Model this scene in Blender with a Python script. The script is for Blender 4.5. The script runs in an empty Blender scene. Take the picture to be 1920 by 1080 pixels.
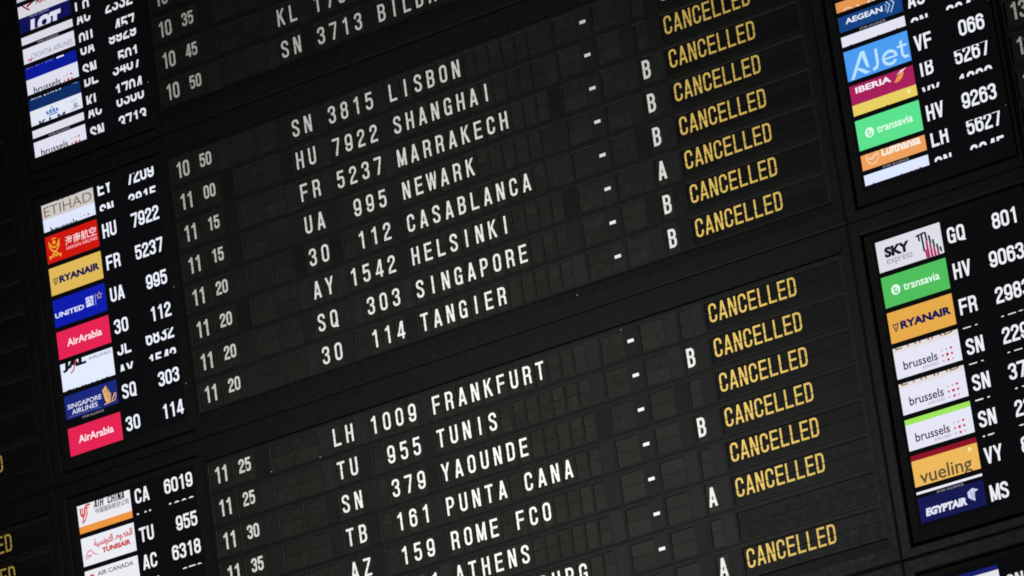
import bpy, math, random
from mathutils import Matrix, Vector
random.seed(7)
scene = bpy.context.scene
COL = scene.collection

# ------------------------------------------------------------------ camera, world, lights, exposure
U = 0.1            # one display row is 0.1 m high
H0 = 6.44          # the board hangs high in the hall: row 0 of the middle cabinet
def W(u, v, z=0.0):                       # board units (right, down, out of the board) -> metres
    return Vector((u * U, -z * U, H0 - v * U))

cam_d = bpy.data.cameras.new('camera')
cam = bpy.data.objects.new('camera', cam_d)
COL.objects.link(cam)
scene.camera = cam
cam_d.sensor_width = 36.0
cam_d.lens = 9785.5 / 1920 * 36.0
cam_d.clip_start = 0.5
cam_d.clip_end = 200.0
cam.matrix_world = Matrix((
    (0.80606064, 0.27232352, 0.52545803, 8.435411),
    (0.57560200, -0.15422172, -0.80305542, -11.862239),
    (-0.13765384, 0.94976606, -0.28106202, H0 - 4.8398225),
    (0, 0, 0, 1)))

world = bpy.data.worlds.new('World')
scene.world = world
world.use_nodes = True
bgn = world.node_tree.nodes['Background']
bgn.inputs[0].default_value = (0.75, 0.85, 1.0, 1)
bgn.inputs[1].default_value = 0.02

def area(name, loc, target, size, watts, color):
    d = bpy.data.lights.new(name, 'AREA')
    d.shape = 'DISK'; d.size = size; d.energy = watts; d.color = color
    o = bpy.data.objects.new(name, d)
    COL.objects.link(o)
    o.location = loc
    o.rotation_euler = (Vector(target) - Vector(loc)).to_track_quat('-Z', 'Y').to_euler()
    return o
area('hall_lamp', W(6.0, 13.0, 18.5), W(6.5, 11.5, 0), 0.9, 56, (1.0, 0.985, 0.955))

scene.view_settings.view_transform = 'Standard'
scene.view_settings.look = 'None'
scene.view_settings.exposure = 0
scene.view_settings.gamma = 1
scene.render.engine = 'CYCLES'
scene.cycles.max_bounces = 5
scene.cycles.filter_width = 1.8

# ------------------------------------------------------------------ materials
def lin(c):
    return tuple(((x / 255) / 12.92 if x <= 10 else ((x / 255 + 0.055) / 1.055) ** 2.4) for x in c) + (1.0,)

def plastic(name, col, rough=0.5, spec=0.35, var=0.25, streak=True, scale=9.0, bump=0.0, indiv=0.0):
    m = bpy.data.materials.new(name); m.use_nodes = True
    nt = m.node_tree; N = nt.nodes; L = nt.links
    b = N['Principled BSDF']
    tc = N.new('ShaderNodeTexCoord')
    mp = N.new('ShaderNodeMapping')
    mp.inputs['Scale'].default_value = (5, 5, 8) if streak else (8, 8, 8)
    no = N.new('ShaderNodeTexNoise'); no.inputs['Scale'].default_value = scale
    no.inputs['Detail'].default_value = 6; no.inputs['Roughness'].default_value = 0.65
    geo = N.new('ShaderNodeNewGeometry')
    L.new(geo.outputs['Position'], mp.inputs['Vector'])
    L.new(mp.outputs['Vector'], no.inputs['Vector'])
    mr = N.new('ShaderNodeMapRange')
    mr.inputs['From Min'].default_value = 0.3; mr.inputs['From Max'].default_value = 0.7
    mr.inputs['To Min'].default_value = 1 - var; mr.inputs['To Max'].default_value = 1 + var
    L.new(no.outputs['Fac'], mr.inputs['Value'])
    last = mr.outputs['Result']
    if indiv:
        oi = N.new('ShaderNodeObjectInfo')
        m2 = N.new('ShaderNodeMapRange')
        m2.inputs['To Min'].default_value = 1 - indiv; m2.inputs['To Max'].default_value = 1 + indiv
        L.new(oi.outputs['Random'], m2.inputs['Value'])
        mu = N.new('ShaderNodeMath'); mu.operation = 'MULTIPLY'
        L.new(last, mu.inputs[0]); L.new(m2.outputs['Result'], mu.inputs[1]); last = mu.outputs[0]
    vm = N.new('ShaderNodeVectorMath'); vm.operation = 'SCALE'
    vm.inputs[0].default_value = col[:3]
    L.new(last, vm.inputs['Scale'])
    L.new(vm.outputs['Vector'], b.inputs['Base Color'])
    mr2 = N.new('ShaderNodeMapRange')
    mr2.inputs['From Min'].default_value = 0.3; mr2.inputs['From Max'].default_value = 0.7
    mr2.inputs['To Min'].default_value = rough - 0.08; mr2.inputs['To Max'].default_value = rough + 0.1
    L.new(no.outputs['Fac'], mr2.inputs['Value'])
    L.new(mr2.outputs['Result'], b.inputs['Roughness'])
    b.inputs['Specular IOR Level'].default_value = spec
    if bump:
        n2 = N.new('ShaderNodeTexNoise'); n2.inputs['Scale'].default_value = 260
        L.new(geo.outputs['Position'], n2.inputs['Vector'])
        bm = N.new('ShaderNodeBump'); bm.inputs['Strength'].default_value = bump
        bm.inputs['Distance'].default_value = 0.0006
        L.new(n2.outputs['Fac'], bm.inputs['Height']); L.new(bm.outputs['Normal'], b.inputs['Normal'])
    return m

_em = {}
def glow(rgb, k=1.0):                     # a lit colour on a monitor
    key = (rgb, k)
    if key not in _em:
        m = bpy.data.materials.new('lcd_colour'); m.use_nodes = True
        b = m.node_tree.nodes['Principled BSDF']
        b.inputs['Base Color'].default_value = (0.002, 0.002, 0.002, 1)
        b.inputs['Roughness'].default_value = 0.25
        b.inputs['Specular IOR Level'].default_value = 0.0
        b.inputs['Emission Color'].default_value = lin(rgb)
        b.inputs['Emission Strength'].default_value = k
        _em[key] = m
    return _em[key]

M = dict(
    rail=plastic('rail_plastic', (0.0070, 0.0072, 0.0077), 0.48, 0.03, 0.16, bump=0.1),
    plate=plastic('plate_plastic', (0.0100, 0.0100, 0.0098), 0.48, 0.03, 0.16, bump=0.1),
    blank=plastic('blank_plastic', (0.0114, 0.0115, 0.0124), 0.48, 0.03, 0.16, indiv=0.32, bump=0.1),
    flap=plastic('flap_plastic', (0.0138, 0.0136, 0.0123), 0.48, 0.04, 0.22, indiv=0.13, bump=0.15),
    sflap=plastic('status_flap_plastic', (0.0068, 0.0068, 0.0070), 0.48, 0.03, 0.16, indiv=0.15, bump=0.15),
    print=plastic('white_print', (0.70, 0.70, 0.68), 0.6, 0.2, 0.06, False, 14),
    print_dim=plastic('worn_white_print', (0.66, 0.66, 0.63), 0.6, 0.2, 0.10, False, 14),
    yellow=plastic('yellow_print', (0.69, 0.485, 0.105), 0.6, 0.2, 0.22, False, 18),
    bezel=plastic('bezel_plastic', (0.0078, 0.0080, 0.0080), 0.6, 0.0, 0.15),
    dark=plastic('dark_gap', (0.002, 0.002, 0.002), 0.8, 0.05, 0.1),
    screen=glow((9, 9, 12)),
    edge=plastic('painted_edge_glint', (0.021, 0.0205, 0.019), 0.5, 0.05, 0.35, False),  # edge highlight painted as a lighter colour on the opening chamfers
    metal=plastic('screw_metal', (0.28, 0.27, 0.26), 0.4, 0.5, 0.2, False),
)

# ------------------------------------------------------------------ mesh helpers (local axes: x right, y into board, z up)
def V3(u, v, z): return (u * U, -z * U, -v * U)

class MB:
    def __init__(s): s.v = []; s.f = []
    def poly(s, pts):
        n = len(s.v); s.v += pts; s.f.append(tuple(range(n, n + len(pts))))
    def rect(s, u0, v0, u1, v1, z):
        s.poly([V3(u0, v1, z), V3(u1, v1, z), V3(u1, v0, z), V3(u0, v0, z)])
    def box(s, u0, v0, u1, v1, z0, z1, c=0.0):       # front at z1, optional chamfer c on the front edges
        f = [(u0 + c, v0 + c), (u1 - c, v0 + c), (u1 - c, v1 - c), (u0 + c, v1 - c)]
        o = [(u0, v0), (u1, v0), (u1, v1), (u0, v1)]
        zc = z1 - c
        s.poly([V3(f[3][0], f[3][1], z1), V3(f[2][0], f[2][1], z1), V3(f[1][0], f[1][1], z1), V3(f[0][0], f[0][1], z1)])
        for i in range(4):
            a, b = o[i], o[(i + 1) % 4]
            if c:
                p, q = f[i], f[(i + 1) % 4]
                s.poly([V3(*a, zc), V3(*b, zc), V3(*q, z1), V3(*p, z1)][::-1])
            s.poly([V3(*a, z0), V3(*b, z0), V3(*b, zc), V3(*a, zc)][::-1])
        s.poly([V3(*q, z0) for q in o])
    def ring(s, o, i, zo, zi):                        # strip between two rectangles
        O = [(o[0], o[1]), (o[2], o[1]), (o[2], o[3]), (o[0], o[3])]
        I = [(i[0], i[1]), (i[2], i[1]), (i[2], i[3]), (i[0], i[3])]
        for k in range(4):
            j = (k + 1) % 4
            s.poly([V3(*O[k], zo), V3(*I[k], zi), V3(*I[j], zi), V3(*O[j], zo)])
    def mesh(s, name, mats):
        me = bpy.data.meshes.new(name)
        me.from_pydata(s.v, [], s.f)
        for m in (mats if isinstance(mats, list) else [mats]): me.materials.append(m)
        me.update()
        return me

def link(name, me, parent=None, loc=None, label=None):
    o = bpy.data.objects.new(name, me)
    COL.objects.link(o)
    if parent is not None: o.parent = parent
    if loc is not None: o.location = loc
    if label: o['label'] = label
    return o

def thing(name, label, cat, loc, group=None):
    o = bpy.data.objects.new(name, None)
    o.empty_display_size = 0.05
    COL.objects.link(o); o.location = loc
    o['label'] = label; o['category'] = cat
    if group: o['group'] = group
    return o

# ------------------------------------------------------------------ condensed grotesque lettering, drawn from strokes
def bez(p0, p1, p2, p3, n=7):
    out = []
    for i in range(n + 1):
        t = i / n; a = 1 - t
        out.append((a**3*p0[0] + 3*a*a*t*p1[0] + 3*a*t*t*p2[0] + t**3*p3[0],
                    a**3*p0[1] + 3*a*a*t*p1[1] + 3*a*t*t*p2[1] + t**3*p3[1]))
    return out
def arc(cx, cy, rx, ry, a0, a1, n=9):
    out = []
    for i in range(n + 1):
        a = math.radians(a0 + (a1 - a0) * i / n)
        c, s = math.cos(a), math.sin(a); e = 0.86      # slightly squared bowls
        out.append((cx + rx * math.copysign(abs(c) ** e, c), cy + ry * math.copysign(abs(s) ** e, s)))
    return out

def glyph_paths(ch, w, t):
    """strokes as (kind, points): S open stroke, C closed stroke, P polygon; cap height 1"""
    l, r, b, T = t / 2, w - t / 2, t / 2, 1 - t / 2
    m = w / 2; rx = (r - l) / 2; ry = 0.205
    th = t * 1.04
    S, C, P = 'S', 'C', 'P'
    O = arc(m, T - ry, rx, ry, 0, 180) + arc(m, b + ry, rx, ry, 180, 360)
    if ch in 'O0': return [(C, O)]
    if ch == 'Q': return [(C, O), (P, [(m, .26), (m + th * .9, .26), (w + .04, -.03), (w - th * .95, -.03)])]
    if ch == 'C': return [(S, [(r, .655)] + arc(m, T - ry, rx, ry, 0, 180) + arc(m, b + ry, rx, ry, 180, 360) + [(r, .345)])]
    if ch == 'G': return [(S, [(r, .665)] + arc(m, T - ry, rx, ry, 0, 180) + arc(m, b + ry, rx, ry, 180, 345)),
                          (S, [(m + .01, .46), (r, .46), (r, 0)])]
    if ch == 'D': return [(C, [(l, T), (l, b), (r - rx * .9, b)] + arc(r - rx * .9, b + ry, rx * .9, ry, -90, 0, 6) + arc(r - rx * .9, T - ry, rx * .9, ry, 0, 90, 6))]
    def bowl(y0, y1, rr, x=r): # closed loop attached to the stem
        h = min((y1 - y0) / 2, .21)
        return [(l, y1), (l, y0), (rr, y0)] + arc(rr, y0 + h, x - rr, h, -90, 0, 6) + arc(rr, y1 - h, x - rr, h, 0, 90, 6)
    if ch == 'B': return [(C, bowl(.525, T, r - rx, r - .012)), (C, bowl(b, .525, r - rx, r))]
    if ch == 'P': return [(C, bowl(.455, T, r - rx)), (S, [(l, .5), (l, 0)])]
    if ch == 'R': return [(C, bowl(.475, T, r - rx)), (S, [(l, .5), (l, 0)]),
                          (S, [(r - rx * .9, .475)] + bez((r - rx * .8, .475), (r - .01, .475), (r - .01, .40), (r - .01, .27), 5) + [(r - .005, .12), (r + .012, 0)])]
    if ch == 'S': return [(S, [(r, .69)] + arc(m, T - ry * .93, rx, ry * .93, 0, 180) + bez((l, T - ry), (l, .53), (r, .545), (r, b + ry * .93), 9)[1:] + arc(m, b + ry * .93, rx, ry * .93, 0, -180)[1:] + [(l, .30)])]
    if ch == 'E': return [(S, [(w, T), (l, T), (l, b), (w, b)]), (S, [(l, .52), (w - .03, .52)])]
    if ch == 'F': return [(S, [(w, T), (l, T), (l, 0)]), (S, [(l, .50), (w - .03, .50)])]
    if ch == 'L': return [(S, [(l, 1), (l, b), (w, b)])]
    if ch == 'I': return [(S, [(m, 1), (m, 0)])]
    if ch == 'H': return [(S, [(l, 1), (l, 0)]), (S, [(r, 1), (r, 0)]), (S, [(l, .51), (r, .51)])]
    if ch == 'T': return [(S, [(-.01, T), (w + .01, T)]), (S, [(m, T), (m, 0)])]
    if ch == 'U': return [(S, [(l, 1)] + arc(m, b + ry, rx, ry, 180, 360) + [(r, 1)])]
    if ch == 'J': return [(S, [(r, 1)] + arc(m, b + ry, rx, ry, 0, -180) + [(l, .30)])]
    if ch == 'A': return [(P, [(-.02, 0), (th - .02, 0), (m + th * .42, 1), (m - th * .55, 1)]), (P, [(w + .02, 0), (w - th + .02, 0), (m - th * .42, 1), (m + th * .55, 1)]),
                          (S, [(w * .2, .27), (w * .8, .27)])]
    if ch == 'V': return [(P, [(-.02, 1), (th - .02, 1), (m + th * .45, 0), (m - th * .5, 0)]), (P, [(w + .02, 1), (w - th + .02, 1), (m - th * .45, 0), (m + th * .5, 0)])]
    if ch == 'N': return [(S, [(l, 1), (l, 0)]), (S, [(r, 1), (r, 0)]), (P, [(0.01, 1), (th * 1.15, 1), (w - .01, 0), (w - th * 1.15, 0)])]
    if ch == 'M': return [(S, [(l, 1), (l, 0)]), (S, [(r, 1), (r, 0)]), (P, [(.01, 1), (th, 1), (m + th * .45, .04), (m - th * .45, .04)]), (P, [(w - .01, 1), (w - th, 1), (m - th * .45, .04), (m + th * .45, .04)])]
    if ch == 'W':
        h = th * .86; q = w * .27
        return [(P, [(-.03, 1), (h - .03, 1), (q + h * .5, 0), (q - h * .5, 0)]), (P, [(m - h * .5, 1), (m + h * .5, 1), (q + h * .5, 0), (q - h * .5, 0)]),
                (P, [(m - h * .5, 1), (m + h * .5, 1), (w - q + h * .5, 0), (w - q - h * .5, 0)]), (P, [(w + .03, 1), (w + .03 - h, 1), (w - q - h * .5, 0), (w - q + h * .5, 0)])]
    if ch == 'K': return [(S, [(l, 1), (l, 0)]), (P, [(l, .30), (l, .50), (w - th * .95, 1), (w + .02, 1)]), (P, [(l + th * .75, .52), (l + th * 1.55, .66), (w + .03, 0), (w + .03 - th * 1.08, 0)])]
    if ch == 'Y': return [(S, [(m, .45), (m, 0)]), (P, [(-.03, 1), (th - .03, 1), (m + t * .5, .40), (m - t * .5, .40)]), (P, [(w + .03, 1), (w - th + .03, 1), (m - t * .5, .40), (m + t * .5, .40)])]
    if ch == 'X': return [(P, [(-.02, 1), (th, 1), (w + .02, 0), (w - th, 0)]), (P, [(w + .02, 1), (w - th, 1), (-.02, 0), (th, 0)])]
    if ch == 'Z': return [(S, [(.01, T), (w, T)]), (S, [(0, b), (w, b)]), (P, [(w - th * 1.1, 1 - t), (w, 1 - t), (th * 1.1, t), (0, t)])]
    if ch == '1': return [(S, [(m + .06, 1), (m + .06, 0)]), (P, [(m + .06, .98), (m + .06, .80), (m - .17, .72), (m - .17, .845)])]
    if ch == '2': return [(S, [(l, .66), (l, T - ry)] + arc(m, T - ry, rx, ry, 180, 0)[1:] + bez((r, T - ry), (r, .52), (l, .40), (l, b + .02), 8)[1:] + [(l, b), (w, b)])]
    if ch == '3': return [(S, [(l, .70)] + arc(m, T - ry * .9, rx, ry * .9, 180, 0) + bez((r, T - ry), (r, .56), (m + .06, .535), (m - .06, .535), 5)[1:]),
                          (S, bez((m - .06, .535), (m + .06, .535), (r, .52), (r, b + ry), 6) + arc(m, b + ry * .95, rx, ry * .95, 0, -180)[1:] + [(l, .30)])]
    if ch == '4': return [(S, [(r - .055, 1), (r - .055, 0)]), (S, [(0, .255), (w + .03, .255)]), (P, [(r - .02 - t, 1), (r - .055 + t * .4, 1), (t * .95, .255), (0, .20)])]
    if ch == '5': return [(S, [(w - .03, T), (l + .03, T), (l + .01, .52)]), (S, [(l + .015, .50)] + arc(m, .62 - .205, rx, .20, 150, 0) + arc(m, b + ry, rx, ry, 0, -180)[1:] + [(l, .28)])]
    if ch in '69':
        p = [(C, arc(m, .61 - ry * .9, rx, ry * .9, 0, 180) + arc(m, b + ry, rx, ry, 180, 360)), (S, [(l, b + ry), (l, T - ry)] + arc(m, T - ry, rx, ry, 180, 0)[1:] + [(r, .70)])]
        return p if ch == '6' else [(k, [(w - x, 1 - y) for x, y in q]) for k, q in p]
    if ch == '7': return [(S, [(0, T), (w, T)]), (P, [(w - t * .9, 1 - t), (w, 1 - t), (m + t * .30, 0), (m - t * .80, 0)])]
    if ch == '8': return [(C, arc(m, .765, rx * .93, .765 - .53, 0, 180) + arc(m, .765, rx * .93, .235, 180, 360)) if False else
                          (C, arc(m, T - .19, rx * .94, .19, 0, 180) + arc(m, .53 + .17, rx * .94, .17, 180, 360)), (C, arc(m, .53 - .19, rx, .19, 0, 180) + arc(m, b + ry, rx, ry, 180, 360))]
    if ch == '-': return [(S, [(0.02, .5), (w - .02, .5)])]
    return []

def stroke_quads(pts, t, closed):
    p = []
    for q in pts:
        if not p or math.dist(p[-1], q) > 1e-4: p.append(q)
    if closed and math.dist(p[0], p[-1]) < 1e-4: p.pop()
    n = len(p); L = []; R = []
    for i in range(n):
        a = p[i - 1] if (closed or i > 0) else None
        c = p[(i + 1) % n] if (closed or i < n - 1) else None
        b = p[i]
        def nrm(s, e):
            d = math.dist(s, e); return (-(e[1] - s[1]) / d, (e[0] - s[0]) / d)
        if a is None: nx, ny = nrm(b, c); k = 1
        elif c is None: nx, ny = nrm(a, b); k = 1
        else:
            n1, n2 = nrm(a, b), nrm(b, c)
            nx, ny = n1[0] + n2[0], n1[1] + n2[1]
            d = math.hypot(nx, ny) or 1; nx /= d; ny /= d
            k = 1 / max(.45, nx * n1[0] + ny * n1[1])
        L.append((b[0] + nx * t / 2 * k, b[1] + ny * t / 2 * k)); R.append((b[0] - nx * t / 2 * k, b[1] - ny * t / 2 * k))
    out = []
    for i in range(n if closed else n - 1):
        j = (i + 1) % n
        out.append([L[i], R[i], R[j], L[j]])
    return out

_gc = {}
def glyph_polys(ch, w, t):
    """convex polygons (pts, layer) in cap-height units, baseline 0"""
    key = (ch, round(w, 3), round(t, 3))
    if key not in _gc:
        ww = {'M': 1.22, 'W': 1.3, 'I': .62}.get(ch, 1.0) * w
        out = []
        for i, (k, pts) in enumerate(glyph_paths(ch, ww, t)):
            if k == 'P': out.append(([tuple(q) for q in pts], i))
            else: out += [(q, i) for q in stroke_quads(pts, t, k == 'C')]
        _gc[key] = (out, ww)
    return _gc[key]

def clip(pts, ax, val, keep_less):
    out = []; n = len(pts)
    for i in range(n):
        a, b = pts[i], pts[(i + 1) % n]
        ia = (a[ax] <= val) == keep_less or a[ax] == val
        ib = (b[ax] <= val) == keep_less or b[ax] == val
        if ia: out.append(a)
        if ia != ib:
            t = (val - a[ax]) / (b[ax] - a[ax])
            out.append((a[0] + (b[0] - a[0]) * t, a[1] + (b[1] - a[1]) * t))
    return out

def word_polys(s, uc, vc, h, adv, w=.5, t=.15, align='c'):
    """text in board units, v down. uc: centre of first cell ('c') or left edge ('l') or right edge ('r')"""
    out = []
    if align == 'l' and 'I' in s:
        x = uc
        for ch in s:
            g, ww = glyph_polys(ch, w, t)
            out += [([(x + a * h, vc + (.5 - b) * h) for a, b in pts], lay) for pts, lay in g]
            x += ww * h + adv - w * h
        return out
    if align == 'l': uc = uc + w * h / 2
    if align == 'r': uc = uc - w * h / 2 - adv * (len(s) - 1)
    for i, ch in enumerate(s):
        if ch == ' ': continue
        g, ww = glyph_polys(ch, w, t)
        for pts, lay in g:
            out.append(([(uc + i * adv + (x - ww / 2) * h, vc + (.5 - y) * h) for x, y in pts], lay))
    return out

def polys_mesh(name, polys, mat, z, v0=None, v1=None, u0=None, u1=None, dz=0.0004):
    mb = MB()
    for pts, lay in polys:
        if v0 is not None: pts = clip(pts, 1, v0, False)
        if v1 is not None and len(pts) > 2: pts = clip(pts, 1, v1, True)
        if u0 is not None and len(pts) > 2: pts = clip(pts, 0, u0, False)
        if u1 is not None and len(pts) > 2: pts = clip(pts, 0, u1, True)
        if len(pts) < 3: continue
        a = sum(pts[i][0] * pts[(i + 1) % len(pts)][1] - pts[(i + 1) % len(pts)][0] * pts[i][1] for i in range(len(pts)))
        if abs(a) < 1e-7: continue
        if a > 0: pts = pts[::-1]
        mb.poly([V3(x, y, z + lay * dz) for x, y in pts])
    return mb.mesh(name, mat) if mb.f else None

# ------------------------------------------------------------------ layout of one display row (units: u right)
P_ = 0.4568
CELLS = []      # (kind, index, u0, u1)
CELLS += [('hour', 0, -4.715, -3.875), ('minute', 0, -3.815, -2.985)]
CELLS += [('delay_hour', 0, -2.415, -1.56), ('delay_minute', 0, -1.505, -.68)]
for i in range(2): CELLS.append(('code', i, i * P_ - .203, i * P_ + .203))
for i in range(4): CELLS.append(('number', i, 1.352 + i * P_ - .203, 1.352 + i * P_ + .203))
for i in range(12): CELLS.append(('city', i, 3.590 + i * P_ - .203, 3.590 + i * P_ + .203))
CELLS += [('arrive_hour', 0, 9.34, 10.15), ('arrive_minute', 0, 10.68, 11.50), ('gate', 0, 12.005, 12.425), ('status', 0, 12.89, 17.36)]
BLANKS = [(-2.94, -2.46), (-.635, -.245), (.70, 1.105), (2.965, 3.345), (8.865, 9.295), (11.545, 11.96), (12.465, 12.845)]
DASH = (10.19, 10.64)
OP0, OP1 = -.385, .435     # opening, top and bottom, relative to the row's centre line

_cache = {}
def plate_mesh(cells, u0, u1, key):
    if ('plate', key) in _cache: return _cache['plate', key]
    mb = MB(); c = .020; edge = []
    holes = sorted([(a, b) for _, _, a, b in cells])
    mb.rect(u0, -.492, u1, OP0, 0)
    mb.rect(u0, OP1, u1, .492, 0)
    x = u0
    for a, b in holes:
        mb.rect(x, OP0, a, OP1, 0); x = b
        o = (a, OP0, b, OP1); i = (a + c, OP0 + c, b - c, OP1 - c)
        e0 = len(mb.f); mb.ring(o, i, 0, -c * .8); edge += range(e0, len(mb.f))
        mb.ring(i, i, -c * .8, -.16)
    mb.rect(x, OP0, u1, OP1, 0)
    # outer edge
    for (p, q) in (((u0, -.492), (u1, -.492)), ((u1, -.492), (u1, .492)), ((u1, .492), (u0, .492)), ((u0, .492), (u0, -.492))):
        mb.poly([V3(*q, 0), V3(*p, 0), V3(*p, -.1), V3(*q, -.1)])
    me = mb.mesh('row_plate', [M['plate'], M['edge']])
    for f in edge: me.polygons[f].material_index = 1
    _cache['plate', key] = me
    return _cache['plate', key]

def flap_mesh(wd, upper, mat):
    k = ('flap', round(wd, 2), upper, mat)
    if k not in _cache:
        mb = MB()
        if upper: mb.box(-wd / 2, OP0 + .03, wd / 2, -.005, -.058, -.046, .002)
        else: mb.box(-wd / 2, .005, wd / 2, OP1 - .03, -.052, -.041, .002)
        _cache[k] = mb.mesh('upper_flap' if upper else 'lower_flap', M[mat])
    return _cache[k]

def letter_mesh(txt, kind, upper):
    k = ('ltr', txt, kind, upper)
    if k in _cache: return _cache[k]
    if kind == 'hour': p = word_polys(txt, -.125 if txt[0] != '1' or txt[1] != '1' else -.125, -.019, .50, .265, .48, .145); mat = M['print_dim']
    elif kind == 'minute': p = word_polys(txt, -.125, -.066, .415, .235, .50, .16); mat = M['print_dim']
    elif kind == 'gate': p = word_polys(txt, 0, -.01, .54, .3, .47, .145); mat = M['print']
    elif kind == 'status': p = word_polys(txt, 13.128 - 15.125, -.049, .535, .3262, .475, .113); mat = M['yellow']
    else: p = word_polys(txt, 0, 0, .525, .3, .495, .130); mat = M['print']
    z = -.0445 if upper else -.0395; sp = .010 if kind == 'status' else .005
    _cache[k] = polys_mesh('lettering', p, mat, z, v0=None if upper else sp, v1=-sp if upper else None, dz=.0001)
    return _cache[k]

def flap_row(u_off, v, label, texts, kinds=None, plate=None, left=None, right=None):
    row = thing('flap_row', label, 'flap row', W(u_off, v, 0), 'rows of split flaps on the departure board')
    cells = [c for c in CELLS if kinds is None or c[0] in kinds]
    u0 = -4.80 if left is None else left
    u1 = 17.44 if right is None else right
    link('row_plate', plate_mesh(cells, u0, u1, str(kinds)), row)
    for kind, i, a, b in cells:
        s = texts.get(kind, '')
        if kind in ('code', 'number', 'city'): s = s[i] if i < len(s) else ' '
        s = s.strip() if kind in ('code', 'number', 'city') else s
        wd = b - a - .05; c = (a + b) / 2
        mat = 'sflap' if kind == 'status' else 'flap'
        for upper in (True, False):
            o = link('upper_flap' if upper else 'lower_flap', flap_mesh(wd, upper, mat), row, (c * U, 0, 0))
            o.rotation_euler = (math.radians(random.uniform(-.5, .9) * (.4 if kind == 'status' else 1)), 0, math.radians(random.uniform(-.35, .35) * (.1 if kind == 'status' else 1)))
            if s:
                lm = letter_mesh(s, kind, upper)
                if lm: link('lettering', lm, o)
    if kinds is None or 'city' in kinds:
        for a, b in BLANKS:
            k = ('blank', round(b - a, 3))
            if k not in _cache:
                mb = MB(); mb.box(-(b - a) / 2, -.405, (b - a) / 2, .455, .001, .008, .004)
                _cache[k] = mb.mesh('blank_panel', M['blank'])
            link('blank_panel', _cache[k], row, ((a + b) / 2 * U, 0, 0))
        if 'dash' not in _cache:
            mb = MB(); mb.box(-.225, -.405, .225, .455, .001, .010, .004)
            _cache['dash'] = mb.mesh('dash_panel', M['blank'])
            mb = MB(); mb.box(-.105, -.046, .105, .046, .0095, .012, .001)
            _cache['dashp'] = mb.mesh('dash', M['print'])
        d = link('dash_panel', _cache['dash'], row, ((DASH[0] + DASH[1]) / 2 * U, 0, 0))
        link('dash', _cache['dashp'], d, ((10.391 - (DASH[0] + DASH[1]) / 2) * U, 0, 0.0))
    return row

def rail_mb(pts_front, z):
    pass

PITCH = 9.474
def cabinet(u_off, v_off, label, uL, uR, rails=('top', 'bottom', 'left', 'right')):
    """frame round eight rows: chamfered rails and stiles with mitred corners, joints in between"""
    t = thing('flap_cabinet', label, 'display cabinet', W(u_off, v_off, 0), 'flap cabinets of the departure board')
    vT, vB = -1.225, 8.225                    # outer edges (joints to the neighbours)
    iT, iB = -.50, 7.50                       # where the rows begin and end
    g = .0035; zf = .06
    # profile from the opening outwards: (distance, z)
    def rail(name, side):
        mb = MB()
        if side in ('top', 'bottom'):
            if side == 'top': prof = [(iT - .025, -.2), (iT - .025, zf - .012), (iT - .035, zf), (vT + .05, zf), (vT + .03, zf - .012), (vT + g, zf - .02), (vT + g, -.06)]
            else: prof = [(iB + .02, -.2), (iB + .02, .0), (iB + .04, .012), (iB + .30, zf - .004), (iB + .32, zf), (vB - .05, zf), (vB - .03, zf - .012), (vB - g, zf - .02), (vB - g, -.06)]
            a, b = uL + g, uR - g
            n = len(prof)
            def ends(v):                      # mitre: the rail shortens towards the opening
                d = abs(v - (vT if side == 'top' else vB)); span = abs((iT - vT) if side == 'top' else (vB - iB))
                k = min(1, d / span)
                return a + k * (uRi[0] - uL), b - k * (uR - uRi[1])
            for i in range(n - 1):
                (v0, z0), (v1, z1) = prof[i], prof[i + 1]
                (a0, b0), (a1, b1) = ends(v0), ends(v1)
                q = [V3(a0, v0, z0), V3(b0, v0, z0), V3(b1, v1, z1), V3(a1, v1, z1)]
                mb.poly(q if side == 'top' else q[::-1])
        else:
            if side == 'left': prof = [(uRi[0], -.02), (uRi[0] - .008, .0), (uRi[0] - .02, zf - .03), (uL + g, zf - .03), (uL + g, -.06)]
            else: prof = [(uRi[1], -.02), (uRi[1] + .015, .0), (uRi[1] + .02, .03), (uRi[1] + .10, zf - .02), (uRi[1] + .12, zf), (uR - .05, zf), (uR - .03, zf - .012), (uR - g, zf - .02), (uR - g, -.06)]
            for i in range(len(prof) - 1):
                (x0, z0), (x1, z1) = prof[i], prof[i + 1]
                def vs(x):
                    span = abs(uRi[0] - uL) if side == 'left' else abs(uR - uRi[1])
                    d = abs(x - (uL if side == 'left' else uR)); k = min(1, d / span)
                    return vT + g + k * (iT - vT) + .004, vB - g - k * (vB - iB) - .004
                (t0, b0), (t1, b1) = vs(x0), vs(x1)
                q = [V3(x0, t0, z0), V3(x1, t1, z1), V3(x1, b1, z1), V3(x0, b0, z0)]
                mb.poly(q if side == 'left' else q[::-1])
        link(name, mb.mesh(name, M['rail']), t)
    uRi = (uL + .05 if uL > -5.5 or 1 else uL, uR - .36)
    for s in rails:
        rail({'top': 'top_rail', 'bottom': 'bottom_rail', 'left': 'left_stile', 'right': 'right_stile'}[s], s)
    mb = MB(); mb.box(uL, vT, uR, vB, -.9, -.22)
    link('back_panel', mb.mesh('back_panel', M['dark']), t)
    return t

def screw(parent, u, v, z=.0):
    if 'screw' not in _cache:
        mb = MB(); n = 8; r = .022
        ring = [(r * math.cos(2 * math.pi * i / n), r * math.sin(2 * math.pi * i / n)) for i in range(n)]
        mb.poly([V3(x * .7, y * .7, .014) for x, y in ring][::-1])
        for i in range(n):
            a, b = ring[i], ring[(i + 1) % n]
            mb.poly([V3(*a, 0), V3(*b, 0), V3(b[0] * .7, b[1] * .7, .014), V3(a[0] * .7, a[1] * .7, .014)][::-1])
        _cache['screw'] = mb.mesh('screw', M['metal'])
    link('screw', _cache['screw'], parent, V3(u, v, z))

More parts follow.
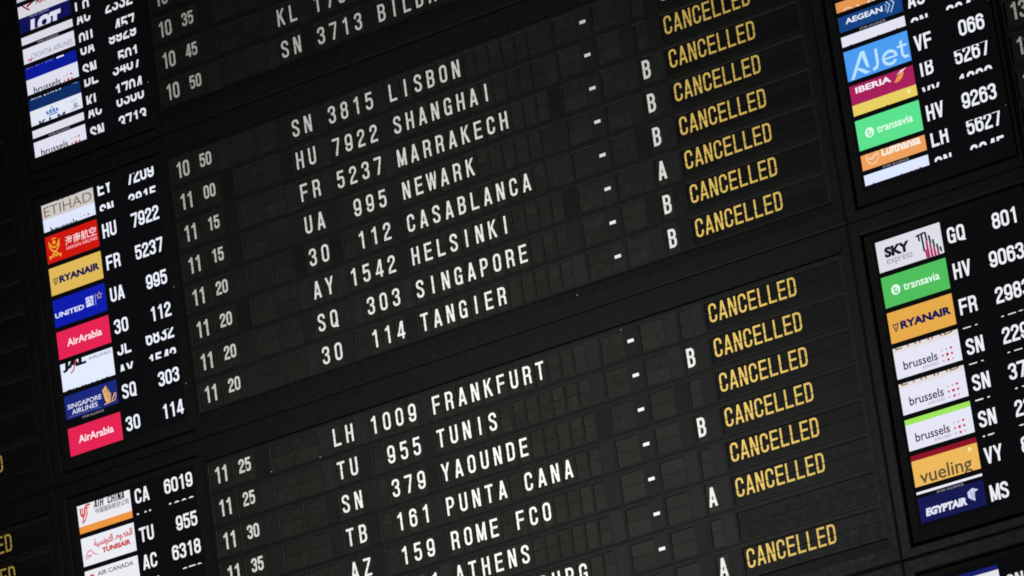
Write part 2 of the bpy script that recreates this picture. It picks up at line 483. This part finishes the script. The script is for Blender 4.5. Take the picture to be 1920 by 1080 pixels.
# ------------------------------------------------------------------ the setting behind
mb = MB(); mb.box(-45, -30, 60, 62, -4.0, -1.2)
wall = link('wall', mb.mesh('wall', M['dark']), None, W(0, 0, 0)); wall['kind'] = 'structure'

# ------------------------------------------------------------------ rows of the middle column
rows = [
 # block, row, hh, mm, code, number, city, gate, status
 (-1, 2, '10', '25', 'LH', '1013', 'MUNICH', 'A', 'CANCELLED'),
 (-1, 3, '10', '30', 'LO', ' 236', 'WARSAW', 'A', 'CANCELLED'),
 (-1, 4, '10', '30', 'OU', ' 457', 'ZAGREB', 'A', 'CANCELLED'),
 (-1, 5, '10', '35', 'SN', ' 501', 'NEW YORK', 'B', 'CANCELLED'),
 (-1, 6, '10', '45', 'KL', '1704', 'AMSTERDAM', 'B', 'CANCELLED'),
 (-1, 7, '10', '50', 'SN', '3713', 'BILBAO', 'A', 'CANCELLED'),
 (0, 0, '10', '50', 'SN', '3815', 'LISBON', '', 'CANCELLED'),
 (0, 1, '11', '00', 'HU', '7922', 'SHANGHAI', '', 'CANCELLED'),
 (0, 2, '11', '15', 'FR', '5237', 'MARRAKECH', 'B', 'CANCELLED'),
 (0, 3, '11', '15', 'UA', ' 995', 'NEWARK', 'B', 'CANCELLED'),
 (0, 4, '11', '20', '30', ' 112', 'CASABLANCA', 'B', 'CANCELLED'),
 (0, 5, '11', '20', 'AY', '1542', 'HELSINKI', 'A', 'CANCELLED'),
 (0, 6, '11', '20', 'SQ', ' 303', 'SINGAPORE', 'B', 'CANCELLED'),
 (0, 7, '11', '20', '30', ' 114', 'TANGIER', 'B', 'CANCELLED'),
 (1, 0, '11', '25', 'LH', '1009', 'FRANKFURT', '', 'CANCELLED'),
 (1, 1, '11', '25', 'TU', ' 955', 'TUNIS', 'B', 'CANCELLED'),
 (1, 2, '11', '30', 'SN', ' 379', 'YAOUNDE', '', 'CANCELLED'),
 (1, 3, '11', '35', 'TB', ' 161', 'PUNTA CANA', 'B', 'CANCELLED'),
 (1, 4, '11', '35', 'AZ', ' 159', 'ROME FCO', '', 'CANCELLED'),
 (1, 5, '11', '40', 'A3', ' 621', 'ATHENS', 'A', 'CANCELLED'),
 (1, 6, '11', '45', 'LG', '3592', 'LUXEMBOURG', '', ''),
 (1, 7, '11', '50', 'SN', '2093', 'LONDON', 'A', 'CANCELLED'),
]
for bl, j, hh, mm, code, num, city, gate, st in rows:
    lab = 'black flap row showing %s %s, %s and %s in white' % (hh, mm, city, (code + ' ' + num.strip()))
    lab += ', CANCELLED in yellow' if st else ', blank status flap'
    flap_row(0, j + bl * PITCH, lab, dict(hour=hh, minute=mm, code=code, number=num, city=city, gate=gate, status=st))

MID = {-1: 'black frame above the LISBON row, round the BILBAO row', 0: 'black frame round the eight rows from LISBON down to TANGIER',
       1: 'black frame round the rows from FRANKFURT down to LONDON', 2: 'black frame below the last CANCELLED row, at the bottom edge of the photo'}
cabs = {}
for bl in (-1, 0, 1, 2):
    cabs[bl] = cabinet(0, bl * PITCH, MID[bl], -4.83, 17.80)
screw(cabs[0], 8.917, 7.72, .07); screw(cabs[1], -2.44, .40, .01); screw(cabs[1], -.64, .44, .01); screw(cabs[1], 10.14, -.39, .012)

# left column: gate and status flaps of the neighbouring part of the board
LEV = {(-1, 5): 'the upper white tile with red dots', (-1, 6): 'the tile with the blue crown', (-1, 7): 'the lowest tile of the topmost monitor',
       (0, 0): 'the half grey beige tile', (0, 1): 'the red tile with gold emblem', (0, 2): 'the yellow tile', (0, 3): 'the royal blue tile',
       (0, 4): 'the upper crimson tile', (0, 5): 'the white tile with black italics', (0, 6): 'the navy tile with gold bird', (0, 7): 'the lower crimson tile',
       (1, 0): 'the tile with the orange stripe', (1, 1): 'the white tile with red Arabic writing'}
for bl, j in LEV:
    st = 'CANCELLED' if (bl, j) in ((0, 7), (1, 0), (1, 1)) else ''
    w1 = bool(st)
    r = flap_row(-28.28, j + bl * PITCH, ('yellow CANCELLED flap row at left edge, level with ' if st else 'blank flap row at the left edge, level with ') + LEV[bl, j],
                 dict(status=st), kinds=('gate', 'status'), left=11.9, right=17.44)
    r['group'] = 'CANCELLED rows at the left edge' if w1 else 'blank flap rows at the left edge'
for bl in (-1, 0, 1):
    cabinet(-28.28, bl * PITCH, {-1: 'black frame of the blank flaps left of the topmost monitor', 0: 'black frame of the flaps left of the monitor with the crimson tiles',
            1: 'black frame of the flaps left of the monitor with the orange striped tile'}[bl], 11.85, 17.80)
# right column: departure times right of the upper right monitor
for j in range(4, 8):
    r = flap_row(28.28, j, ['', '', 'top flap row right of the right monitors, out at the edge', 'flap row right of the navy monitor tile at the right edge', 'flap row with 13 05 in white, level with the light blue tile',
                 'flap row with 13 10 in white, level with the maroon and yellow tile', 'flap row with 13 15 in white, level with the mint green tile', 'flap row with 13 20 in white, level with the lowest orange tile'][j],
                 dict(hour='13', minute=['00', '00', '00', '00', '05', '10', '15', '20'][j]), kinds=('hour', 'minute', 'delay_hour', 'delay_minute'), right=-.5)
    r['group'] = 'time flap rows at the right edge'
for bl in (0, 1):
    cabinet(28.28, bl * PITCH, ['black frame of the time flaps right of the monitor with the mint green tile', 'black frame right of the lower right monitor'][bl], -4.83, -.1)

# ------------------------------------------------------------------ monitors
TW, TH = 2.045, .862
_txt = {}
def text_polys(s, x0, x1, vc, h, bold=0.0, shear=0.0, lay=0):
    """text in the built-in typeface fitted between x0 and x1, h tall, centred on vc"""
    k = (s, bold)
    if k not in _txt:
        c = bpy.data.curves.new('t', 'FONT'); c.body = s; c.offset = bold; c.resolution_u = 3
        o = bpy.data.objects.new('t', c)
        me = bpy.data.meshes.new_from_object(o)
        _txt[k] = [[(me.vertices[i].co.x, me.vertices[i].co.y) for i in p.vertices] for p in me.polygons]
        bpy.data.objects.remove(o); bpy.data.curves.remove(c); bpy.data.meshes.remove(me)
    P = _txt[k]
    xs = [q[0] for p in P for q in p]; ys = [q[1] for p in P for q in p]
    ax, bx, ay, by = min(xs), max(xs), min(ys), max(ys)
    out = []
    for p in P:
        out.append(([(x0 + (x - ax) / (bx - ax) * (x1 - x0) + shear * ((y - ay) / (by - ay) - .5) * h, vc + (.5 - (y - ay) / (by - ay)) * h) for x, y in p], lay))
    return out
def R_(x0, y0, x1, y1, lay=0): return [([(x0, y0), (x1, y0), (x1, y1), (x0, y1)], lay)]
def disc(x, y, rx, ry=None, n=14, lay=0):
    ry = ry or rx
    return [([(x + rx * math.cos(2 * math.pi * i / n), y + ry * math.sin(2 * math.pi * i / n)) for i in range(n)], lay)]
def line(pts, t, lay=0, closed=False): return [(q, lay) for q in stroke_quads(pts, t, closed)]
def ringp(x, y, r, t, n=20, lay=0): return line([(x + r * math.cos(2 * math.pi * i / n), y + r * math.sin(2 * math.pi * i / n)) for i in range(n)], t, lay, True)

WHITE = (232, 234, 248)
def star_band(): return [('lettering', (0, 0, 0), None, None)]
# every tile: (background, label, black band?, [(name, colour, polys), ...])
def T_etihad():
    return (203, 198, 196), 'grey beige tile with thin brown capitals', False, [
        ('lettering', (120, 100, 70), text_polys('ETIHAD', .08, 1.96, .63, .30, -.004)),
        ('small_lettering', (120, 100, 70), text_polys('ﺩﺎﺤﺗﻻﺍ', .6, 1.45, .33, .16))]
def T_etihad2():
    b = T_etihad(); return ((228, 222, 222), b[1], b[2], [(a, (150, 100, 50), p) for a, _, p in b[3]])
def T_brussels(bg=(230, 230, 246)):
    dots = []
    rr = [[.018, .022, .036], [.030, .044, .036], [.022, .038, .022]]
    for i in range(3):
        for j in range(3):
            dots += disc(1.47 + j * .145 + i * .006, .30 + i * .150 , rr[i][j], rr[i][j] * .95)
    return bg, 'white tile with lower case lettering and red dots', False, [
        ('lettering', (35, 35, 60), text_polys('brussels', .25, 1.32, .395, .245, .012)),
        ('small_lettering', (150, 150, 170), text_polys('AIRLINES', .80, 1.33, .60, .085)),
        ('emblem', (200, 20, 60), dots)]
def T_hainan():
    g = line([(.13, .20), (.15, .38), (.25, .50), (.33, .53), (.41, .50), (.51, .38), (.53, .20), (.46, .32), (.40, .38), (.33, .40), (.26, .38), (.20, .32)], .045, 0, True) + disc(.33, .24, .06, lay=1)
    g += line([(.24, .14), (.33, .11), (.42, .14)], .03, 2) + line([(.33, .52), (.20, .66), (.12, .66), (.14, .74)], .05, 3) + line([(.33, .52), (.46, .66), (.54, .66), (.52, .74)], .05, 4) + line([(.26, .70), (.33, .63), (.40, .70)], .04, 5)
    return (205, 22, 14), 'red tile with gold emblem and white Chinese characters', False, [
        ('emblem', (235, 175, 60), g),
        ('lettering', (248, 225, 232), text_polys('海南航空', .76, 1.98, .34, .29, .007)),
        ('small_lettering', (250, 190, 200), text_polys('HAINAN AIRLINES', .78, 1.99, .57, .10, .01))]
def T_ryanair(bg=(222, 184, 88)):
    return bg, 'yellow tile with bold navy capitals', False, [
        ('lettering', (24, 22, 84), text_polys('RYANAIR', .36, 1.95, .43, .225, .055)),
        ('emblem', (70, 62, 70), line([(.12, .36), (.30, .36), (.24, .52), (.19, .56)], .03) + line([(.13, .38), (.20, .55)], .03, 1) + line([(.22, .37), (.21, .5)], .02, 2))]
def T_united():
    st = []
    for i in range(10):
        a = math.pi / 2 + i * math.pi / 5; r = .11 if i % 2 == 0 else .05
        st.append((1.80 + r * math.cos(a), .33 - r * math.sin(a)))
    gl = R_(1.27, .26, 1.56, .56)
    gl2 = line([(1.27, .36), (1.42, .32), (1.56, .40)], .018) + line([(1.27, .48), (1.42, .42), (1.56, .50)], .018, 1) + line([(1.42, .26), (1.46, .42), (1.50, .56)], .018, 2)
    return (14, 28, 172), 'royal blue tile with white capitals, globe and star', False, [
        ('lettering', (225, 230, 255), text_polys('UNITED', .04, 1.18, .50, .155, .03)),
        ('emblem', (215, 220, 255), gl + line([(1.64, .24), (1.64, .58)], .012)),
        ('globe_lines', (14, 28, 172), [(p, l + 3) for p, l in gl2]),
        ('star', (190, 170, 130), line(st, .02, 0, True))]
def T_arabia():
    return (228, 36, 84), 'crimson tile with white lettering', False, [
        ('lettering', (252, 232, 240), text_polys('AirArabia', .37, 1.73, .42, .235, .022))]
def T_jal():
    return (228, 236, 255), 'white tile with cut black italic capitals', False, [
        ('lettering', (20, 20, 26), text_polys('JAL', .10, 1.02, .50, .36, .07, .10)),
        ('small_lettering', (105, 105, 125), text_polys('AIRLINES', 1.1, 1.98, .50, .10)),
        ('emblem', (200, 70, 90), [(p, 5) for p, _ in line([(.38, .76), (.50, .68), (.62, .42), (.66, .34)], .05)])]
def T_finnair():
    return (228, 236, 255), 'white tile', False, [('lettering', (30, 30, 70), text_polys('FINNAIR', .15, 1.9, .50, .26, .01))]
def T_singapore():
    bird = line([(1.50, .64), (1.93, .60)], .03) + line([(1.93, .60), (1.98, .40)], .03, 1) + [([(1.55, .52), (1.48, .20), (1.62, .08), (1.80, .40), (1.74, .58), (1.60, .62)], 2)] + line([(1.80, .58), (1.95, .38)], .04, 3)
    cut = line([(1.57, .20), (1.70, .52)], .018) + line([(1.64, .16), (1.78, .46)], .018, 1)
    return (26, 40, 122), 'navy tile with gold bird and white capitals', True, [
        ('lettering', (226, 230, 250), text_polys('SINGAPORE', .10, 1.42, .355, .15, .012)),
        ('second_lettering', (226, 230, 250), text_polys('AIRLINES', .24, 1.25, .545, .15, .012)),
        ('emblem', (236, 178, 96), bird), ('emblem_grooves', (26, 40, 122), [(p, l + 4) for p, l in cut]),
        ('rule', (120, 130, 190), R_(.10, .662, 1.35, .672))]
def T_airchina():
    e = line([(.12, .30), (.12, .50), (.2, .58), (.28, .5), (.28, .36), (.36, .26), (.50, .26)], .055) + line([(.20, .30), (.20, .66), (.14, .74)], .04, 1) + line([(.36, .34), (.36, .52), (.26, .70), (.16, .78)], .04, 2) + line([(.28, .34), (.44, .34)], .035, 3)
    return (236, 234, 240), 'white tile with red phoenix emblem and black capitals', False, [
        ('emblem', (206, 36, 44), e),
        ('lettering', (20, 20, 22), [([(x + (.30 - y) * .15, y) for x, y in p], l) for p, l in word_polys('AIR CHINA', .66, .30, .25, .1435, .50, .165, 'l')]),
        ('chinese_lettering', (70, 70, 76), text_polys('中国国际航空公司', .68, 1.96, .535, .17, .012))]
def T_lufthansa(bg=(238, 160, 92)):
    return bg, 'orange tile with circle emblem and white lettering', True, [
        ('emblem', (250, 216, 180), ringp(.36, .42, .19, .03) + line([(.22, .42), (.34, .47), (.50, .36)], .05, 1)),
        ('lettering', (252, 240, 230), text_polys('Lufthansa', .66, 1.90, .37, .26, .035))]
def T_tunisair():
    g = line([(.10, .62), (.22, .44), (.34, .42), (.42, .54), (.56, .60)], .03) + line([(.18, .56), (.36, .58)], .035, 1) + line([(.12, .66), (.30, .60)], .025, 2)
    return (236, 236, 244), 'white tile with red Arabic writing above red capitals', False, [
        ('arabic_lettering', (206, 50, 64), text_polys('ﺔﻴﺴﻧﻮﺘﻟﺍ ﻁﻮﻄﺨﻟﺍ', .48, 1.96, .27, .30, .035)),
        ('lettering', (198, 34, 48), text_polys('TUNISAIR', .76, 1.86, .535, .16, .05)),
        ('emblem', (216, 96, 110), g)]
def T_aircanada():
    return (236, 236, 242), 'white tile with red leaf disc and dark capitals', False, [
        ('emblem', (210, 60, 80), disc(.26, .43, .10)), ('emblem_leaf', (240, 220, 226), [(p, 4) for p, _ in disc(.26, .43, .045, n=5)]),
        ('lettering', (58, 58, 72), text_polys('AIR CANADA', .48, 1.86, .38, .14, .012))]
def T_airsoutheast():
    return (214, 212, 222), 'white tile with dark red swoosh and italics', False, [
        ('emblem', (136, 20, 34), line([(.10, .40), (.34, .62), (.46, .70)], .05) + line([(.10, .40), (.62, .47), (.36, .56)], .09, 1)),
        ('lettering', (150, 24, 44), text_polys('AIR SERBIA', .72, 1.95, .50, .20, .03, .08))]
def T_lot():
    return (16, 18, 82), 'navy tile with white capitals', True, [
        ('small_lettering', (150, 152, 190), text_polys('POLISH AIRLINES', .44, 1.20, .055, .06)),
        ('lettering', (220, 220, 238), text_polys('LOT', .42, 1.62, .385, .46, .085, .14))]
def T_croatia():
    return (222, 222, 236), 'white tile with thin grey capitals and small red flag', False, [
        ('emblem', (206, 110, 124), [([(.10, .37), (.38, .35), (.28, .46)], 0)]),
        ('lettering', (128, 130, 150), text_polys('CROATIA AIRLINES', .30, 1.96, .32, .17, -.002))]
def T_unitedstrip():
    return (12, 26, 150), 'royal blue tile', False, [('lettering', (110, 120, 210), text_polys('UNITED', .04, 1.18, .44, .155, .0)),
                                                     ('emblem', (225, 230, 255), R_(1.27, .3, 1.56, .53))]
def T_delta():
    return (14, 44, 100), 'dark blue tile with white capitals', False, [('lettering', (225, 230, 245), text_polys('A I R  L I N E S', .10, 1.30, .47, .10, .03)),
                                                     ('emblem', (120, 150, 200), line([(1.6, .45), (1.95, .5)], .03))]
def T_klm():
    c = []
    for i, r in enumerate((.045, .05, .05, .045)): c += disc(.66 + i * .13, .20 + (.02 if i in (0, 3) else 0), r)
    c += R_(.70, .31, 1.06, .345) + disc(.86, .10, .03) + R_(.64, .25, 1.1, .28)
    return (226, 230, 244), 'white tile with blue crown emblem', False, [
        ('emblem', (40, 110, 190), c), ('lettering', (40, 60, 100), text_polys('K L M', .30, 1.35, .52, .26, .04)),
        ('small_lettering', (160, 164, 180), line([(1.60, .18), (1.85, .14)], .02) + disc(1.78, .32, .08) + line([(1.6, .42), (1.95, .38)], .03))]
def T_plain(bg, lab='white tile'):
    return bg, lab, True, []
def T_solid(bg, lab): return bg, lab, False, []
def T_aegean():
    wg = line([(1.56, .30), (1.66, .42), (1.55, .62)], .035) + line([(1.68, .27), (1.80, .40), (1.66, .64)], .035, 1) + line([(1.50, .36), (1.56, .44), (1.50, .56)], .02, 2)
    return (20, 66, 130), 'dark blue tile with white capitals and wings', True, [
        ('lettering', (232, 238, 250), text_polys('AEGEAN', .22, 1.42, .46, .16, .03)), ('emblem', (170, 200, 235), wg)]
def T_ajet():
    a = [([(.10, .84), (.22, .84), (.66, .22), (.58, .14)], 0), ([(.58, .14), (.74, .14), (.84, .66), (.72, .60)], 1), ([(.34, .58), (.50, .58), (.84, .78), (.66, .80)], 2)]
    a = [([(.10 + (x - .10) * .86, y) for x, y in p], l) for p, l in a]
    jj = line([(1.0, .20), (1.0, .60), (.95, .72), (.83, .76)], .085, 0)
    ee = line([(1.40 + .21 * math.cos(math.radians(a0)), .58 - .18 * math.sin(math.radians(a0))) for a0 in range(-5, 331, 15)], .08, 0)
    e2 = line([(1.24, .58), (1.58, .58)], .05, 1)
    t = line([(1.80, .22), (1.80, .62), (1.86, .70), (1.98, .70)], .08, 0) + line([(1.66, .37), (1.97, .37)], .06, 2)
    return (76, 156, 242), 'light blue tile with big pale lettering', False, [('lettering', (188, 228, 255), a + jj + ee + e2 + t)]
def T_iberia():
    leaf = [([(1.40, .62), (1.52, .48), (1.72, .36), (1.74, .42), (1.66, .56), (1.52, .63)], 0)]
    leaf2 = [([(1.50, .44), (1.66, .34), (1.86, .30), (1.72, .37)], 1)]
    return (166, 32, 92), 'maroon tile with white capitals and orange leaf', False, [
        ('lettering', (250, 236, 244), text_polys('IBERIA', .18, 1.32, .47, .175, .035)), ('emblem', (236, 150, 70), leaf), ('emblem_tip', (250, 236, 236), leaf2)]
def T_vueling(bg=(238, 184, 92)):
    return bg, 'amber tile with grey lower case lettering', False, [
        ('lettering', (92, 84, 60), text_polys('vueling', .18, 1.80, .54, .50, .012)),
        ('emblem', (255, 236, 170), disc(1.80, .12, .055))]
def T_transavia(bg=(92, 226, 142)):
    c = (226, 255, 236)
    return bg, 'green tile with white disc and lower case lettering', False, [
        ('emblem', c, disc(.40, .43, .145)), ('emblem_letter', bg, [(p, l + 4) for p, l in line([(.36, .36), (.37, .50), (.43, .52), (.46, .42)], .035) + line([(.33, .40), (.42, .37)], .03, 1)]),
        ('lettering', c, text_polys('transavia', .64, 1.78, .42, .215, .018))]
def T_sky():
    bars = []; pink = []
    for i, (x, y0, y1) in enumerate([(1.34, .18, .34), (1.44, .16, .66), (1.56, .14, .40), (1.66, .26, .50), (1.76, .40, .62), (1.86, .56, .74), (1.95, .66, .80)]):
        bars += [([(x - .028, y0), (x + .03, y0), (x + .045, y1), (x - .012, y1)], i)]
        if 1 < i < 6: pink += [([(x - .03, y1), (x + .03, y1), (x + .05, .86), (x - .02, .86)], i)]
    pink += [([(1.47, .66), (1.53, .6), (1.54, .86), (1.49, .86)], 7)]
    bars += [([(1.26, .16), (1.54, .12), (1.54, .17), (1.26, .21)], 8)]
    return (222, 222, 232), 'white tile with black capitals and black and magenta bars', False, [
        ('lettering', (24, 22, 44), text_polys('SKY', .24, 1.04, .355, .30, .06)), ('small_lettering', (140, 138, 150), text_polys('express', .26, 1.08, .655, .20, -.002)),
        ('emblem', (24, 22, 34), bars), ('emblem_pink', (176, 26, 100), pink)]
def T_egypt():
    e = [([(1.52, .22), (1.68, .14), (1.86, .22), (1.74, .26), (1.72, .50), (1.62, .44), (1.52, .36)], 0)]
    e2 = line([(1.62, .22), (1.66, .44)], .015, 4) + line([(1.7, .22), (1.72, .42)], .012, 5)
    return (19, 24, 80), 'navy tile with white italic capitals and falcon emblem', False, [
        ('lettering', (228, 230, 248), text_polys('EGYPTAIR', .20, 1.48, .43, .22, .06, .12)),
        ('emblem', (205, 212, 240), e), ('emblem_grooves', (19, 24, 80), e2)]

def monitor(u_off, v_off, label, top0, pitch, slots, tint=1.0, jrange=None, white=(238, 242, 255)):
    mon = thing('monitor', label, 'monitor', W(u_off, v_off, 0), 'monitors with airline tiles on the departure board')
    # frame of four mitred pieces
    oL, oT, oR, oB = -10.47, -1.225, -4.85, 8.225
    iL, iT, iR, iB = -10.12, -.80, -4.985, 7.945
    zf = .06; g = .0035
    O = [(oL + g, oT + g), (oR - g, oT + g), (oR - g, oB - g), (oL + g, oB - g)]
    I = [(iL, iT), (iR, iT), (iR, iB), (iL, iB)]
    names = ['top_frame', 'right_frame', 'bottom_frame', 'left_frame']
    for k in range(4):
        j = (k + 1) % 4
        def mix(a, b, f): return (a[0] + (b[0] - a[0]) * f, a[1] + (b[1] - a[1]) * f)
        prof = [(0, -.06), (0, zf - .02), (.06, zf - .012), (.12, zf), (.86, zf), (.94, zf - .012), (1, zf - .03), (1, -.3)]
        mb = MB()
        # pull the mitre in a hair so that the joint shows
        def pt(f, z, c, d):
            q = mix(O[c], I[c], f); r = mix(O[d], I[d], f)
            L = math.dist(q, r); e = .005 / L
            return V3(q[0] + (r[0] - q[0]) * e, q[1] + (r[1] - q[1]) * e, z)
        for i in range(len(prof) - 1):
            (f0, z0), (f1, z1) = prof[i], prof[i + 1]
            mb.poly([pt(f0, z0, k, j), pt(f1, z1, k, j), pt(f1, z1, j, k), pt(f0, z0, j, k)])
        link(names[k], mb.mesh(names[k], M['rail']), mon)
    bL, bT, bR, bB = iL + .045, iT + .05, iR - .05, iB - .085
    sL, sT, sR, sB = -9.80, -.56, -5.28, 7.50
    mb = MB()
    mb.ring((bL, bT, bR, bB), (bL, bT, bR, bB), -.3, -.015)
    mb.ring((bL, bT, bR, bB), (bL + .02, bT + .02, bR - .02, bB - .02), -.015, .006)
    mb.ring((bL + .02, bT + .02, bR - .02, bB - .02), (sL - .02, sT - .02, sR + .02, sB + .02), .006, .006)
    mb.ring((sL - .02, sT - .02, sR + .02, sB + .02), (sL, sT, sR, sB), .006, -.012)
    link('bezel', mb.mesh('bezel', M['bezel']), mon)
    mb = MB(); mb.rect(sL - .01, sT - .01, sR + .01, sB + .01, -.010)
    scr = link('screen', mb.mesh('screen', M['screen']), mon)
    x0 = -9.75; z = -.0075
    for j, entries in slots.items():
        top = top0 + j * pitch
        for (tile, shift, code, num) in entries:
            vt = top + shift
            c0, c1 = max(top, vt), min(top + TH, vt + TH)
            if tile and c1 - c0 > .01:
                bg, lab, band, els = tile
                h1 = vt + (.73 if band else TH)
                mb_ = polys_mesh('logo_tile', R_(x0, vt, x0 + TW, h1), glow(bg), z, c0, c1)
                host = link('logo_tile', mb_, mon, None, lab) if mb_ else None
                if host is None:
                    mb = MB(); mb.rect(x0, max(c0, h1), x0 + TW, c1, z); host = link('logo_tile', mb.mesh('logo_tile', glow((9, 9, 13))), mon)
                if band:
                    els = els + [('band_lettering', (150, 150, 162), text_polys('STAR ALLIANCE', .62, 1.45, .80, .065, .01))]
                for i, (nm, colr, polys) in enumerate(els):
                    ps = [([(x + x0, y + vt) for x, y in p], l) for p, l in polys]
                    m_ = polys_mesh(nm, ps, glow(colr), z + .0015 + (.0015 if nm in ('emblem_letter', 'emblem_leaf', 'emblem_grooves', 'globe_lines') else 0), c0, c1, x0, x0 + TW, dz=.0002)
                    if m_: link(nm, m_, host)
            tc = top + .455 + shift / TH * .74
            for s, uu, al, nm in ((code, -7.535, 'l', 'airline_code'), (num, -5.345, 'r', 'flight_number')):
                if not s: continue
                ps = word_polys(s, uu, tc, .445, .290 if al == 'l' else .274, .55, .160, al)
                m_ = polys_mesh(nm, ps, glow(white), z, top + .03, top + .835)
                if m_: link(nm, m_, mon)
    for vv in (3.45, 6.45): screw(mon, iR - .13, vv, .012)
    return mon

D = .38
monitor(0, -PITCH, 'topmost left monitor with halved white and navy tiles, left of the BILBAO row', -.455, 1.008, {
    2: [(T_brussels((214, 214, 226)), -TH + D, 'SN', '2591'), (T_plain((200, 200, 214), 'white tile'), D, 'SN', '2591')],
    3: [(T_airsoutheast(), D - TH, 'JU', '2352'), (T_lot(), D, 'LO', ' 236')],
    4: [(T_plain((218, 218, 230)), D - TH, 'AC', '2332'), (T_croatia(), D, 'OU', '457')],
    5: [(T_unitedstrip(), D - TH, 'UA', '9929'), (T_brussels((222, 222, 238)), D, 'SN', '501')],
    6: [(T_delta(), D - TH, 'DL', '3407'), (T_klm(), D, 'KL', '1704')],
    7: [(T_plain((222, 222, 236)), D - TH, 'AC', '6300'), (T_brussels((224, 224, 240)), D, 'SN', '3713')],
}, white=(226, 226, 238))
monitor(0, 0, 'left monitor with red, yellow, blue and two crimson tiles, beside the LISBON to TANGIER rows', -.46, 1.011, {
    0: [(T_etihad(), .47 - TH, 'EY', '7209'), (T_brussels((222, 230, 252)), .47, 'SN', '3815')],
    1: [(T_hainan(), 0, 'HU', '7922')], 2: [(T_ryanair(), 0, 'FR', '5237')], 3: [(T_united(), 0, 'UA', '995')],
    4: [(T_arabia(), 0, '30', '112')], 5: [(T_jal(), .47 - TH, 'JL', '6832'), (T_finnair(), .47, 'AY', '1542')],
    6: [(T_singapore(), 0, 'SQ', '303')], 7: [(T_arabia(), 0, '30', '114')]})
monitor(0, PITCH, 'lower left monitor whose top tile has an orange stripe, beside the FRANKFURT row', -.445, 1.009, {
    0: [(T_airchina(), .65 - TH, 'CA', '6019'), (T_solid((238, 150, 66), 'orange stripe'), .65, 'LH', '1009')],
    1: [(T_tunisair(), 0, 'TU', '955')],
    2: [(T_aircanada(), .66 - TH, 'AC', '6318'), (T_brussels((236, 236, 242)), .66, 'SN', '379')],
    3: [(T_brussels((236, 236, 242)), 0, 'TB', '161')], 4: [(T_plain((232, 232, 238)), 0, 'AZ', '159')], 5: [(T_aegean(), 0, 'A3', '621')]}, white=(240, 240, 244))
monitor(28.28, 0, 'upper right monitor with light blue, maroon and mint green tiles', -.50, 1.0, {
    2: [(T_plain((222, 222, 236)), .57 - TH, 'SN', '2591'), (T_lufthansa((228, 150, 80)), .57, 'LH', '4601')],
    3: [(T_aegean(), .57 - TH, 'A3', '5011'), (T_brussels((228, 228, 244)), .57, 'SN', '3847')],
    4: [(T_ajet(), 0, 'VF', '066')], 5: [(T_iberia(), .555 - TH, 'IB', '5267'), (T_vueling((232, 208, 98)), .555, 'VY', '1399')],
    6: [(T_transavia(), 0, 'HV', '9263')], 7: [(T_lufthansa(), .565 - TH, 'LH', '5627'), (T_brussels((222, 232, 255)), .565, 'SN', '2245')]}, white=(236, 238, 248))
monitor(28.28, PITCH, 'lower right monitor with green and orange tiles above white ones with red dots', -.485, 1.002, {
    0: [(T_sky(), 0, 'GQ', '801')], 1: [(T_transavia((80, 190, 92)), 0, 'HV', '9063')], 2: [(T_ryanair((230, 170, 74)), 0, 'FR', '2983')],
    3: [(T_etihad2(), .14 - TH, 'EY', '7209'), (T_brussels(), .14, 'SN', '2291')],
    4: [(T_etihad2(), .14 - TH, 'EY', '7213'), (T_brussels(), .14, 'SN', '3791')],
    5: [(T_solid((160, 230, 92), 'lime green strip'), .15 - TH + 0, 'ET', '1547'), (T_brussels(), .15, 'SN', '2325')],
    6: [(T_solid((140, 18, 38), 'dark red strip'), .15 - TH, 'IB', '5163'), (T_vueling(), .15, 'VY', '8980')],
    7: [(T_plain((236, 238, 248), 'white strip'), .2 - TH, '', ''), (T_egypt(), .17, 'MS', '726')]}, white=(238, 238, 244))
monitor(28.28, 2 * PITCH, 'lowest right monitor, only a blue and a white tile corner in view', -.45, 1.002, {
    0: [(T_solid((24, 30, 110), 'blue strip'), .13 - TH + 0, '', ''), (T_brussels((230, 228, 232)), .13, 'SN', '2097')]}, white=(220, 220, 224))
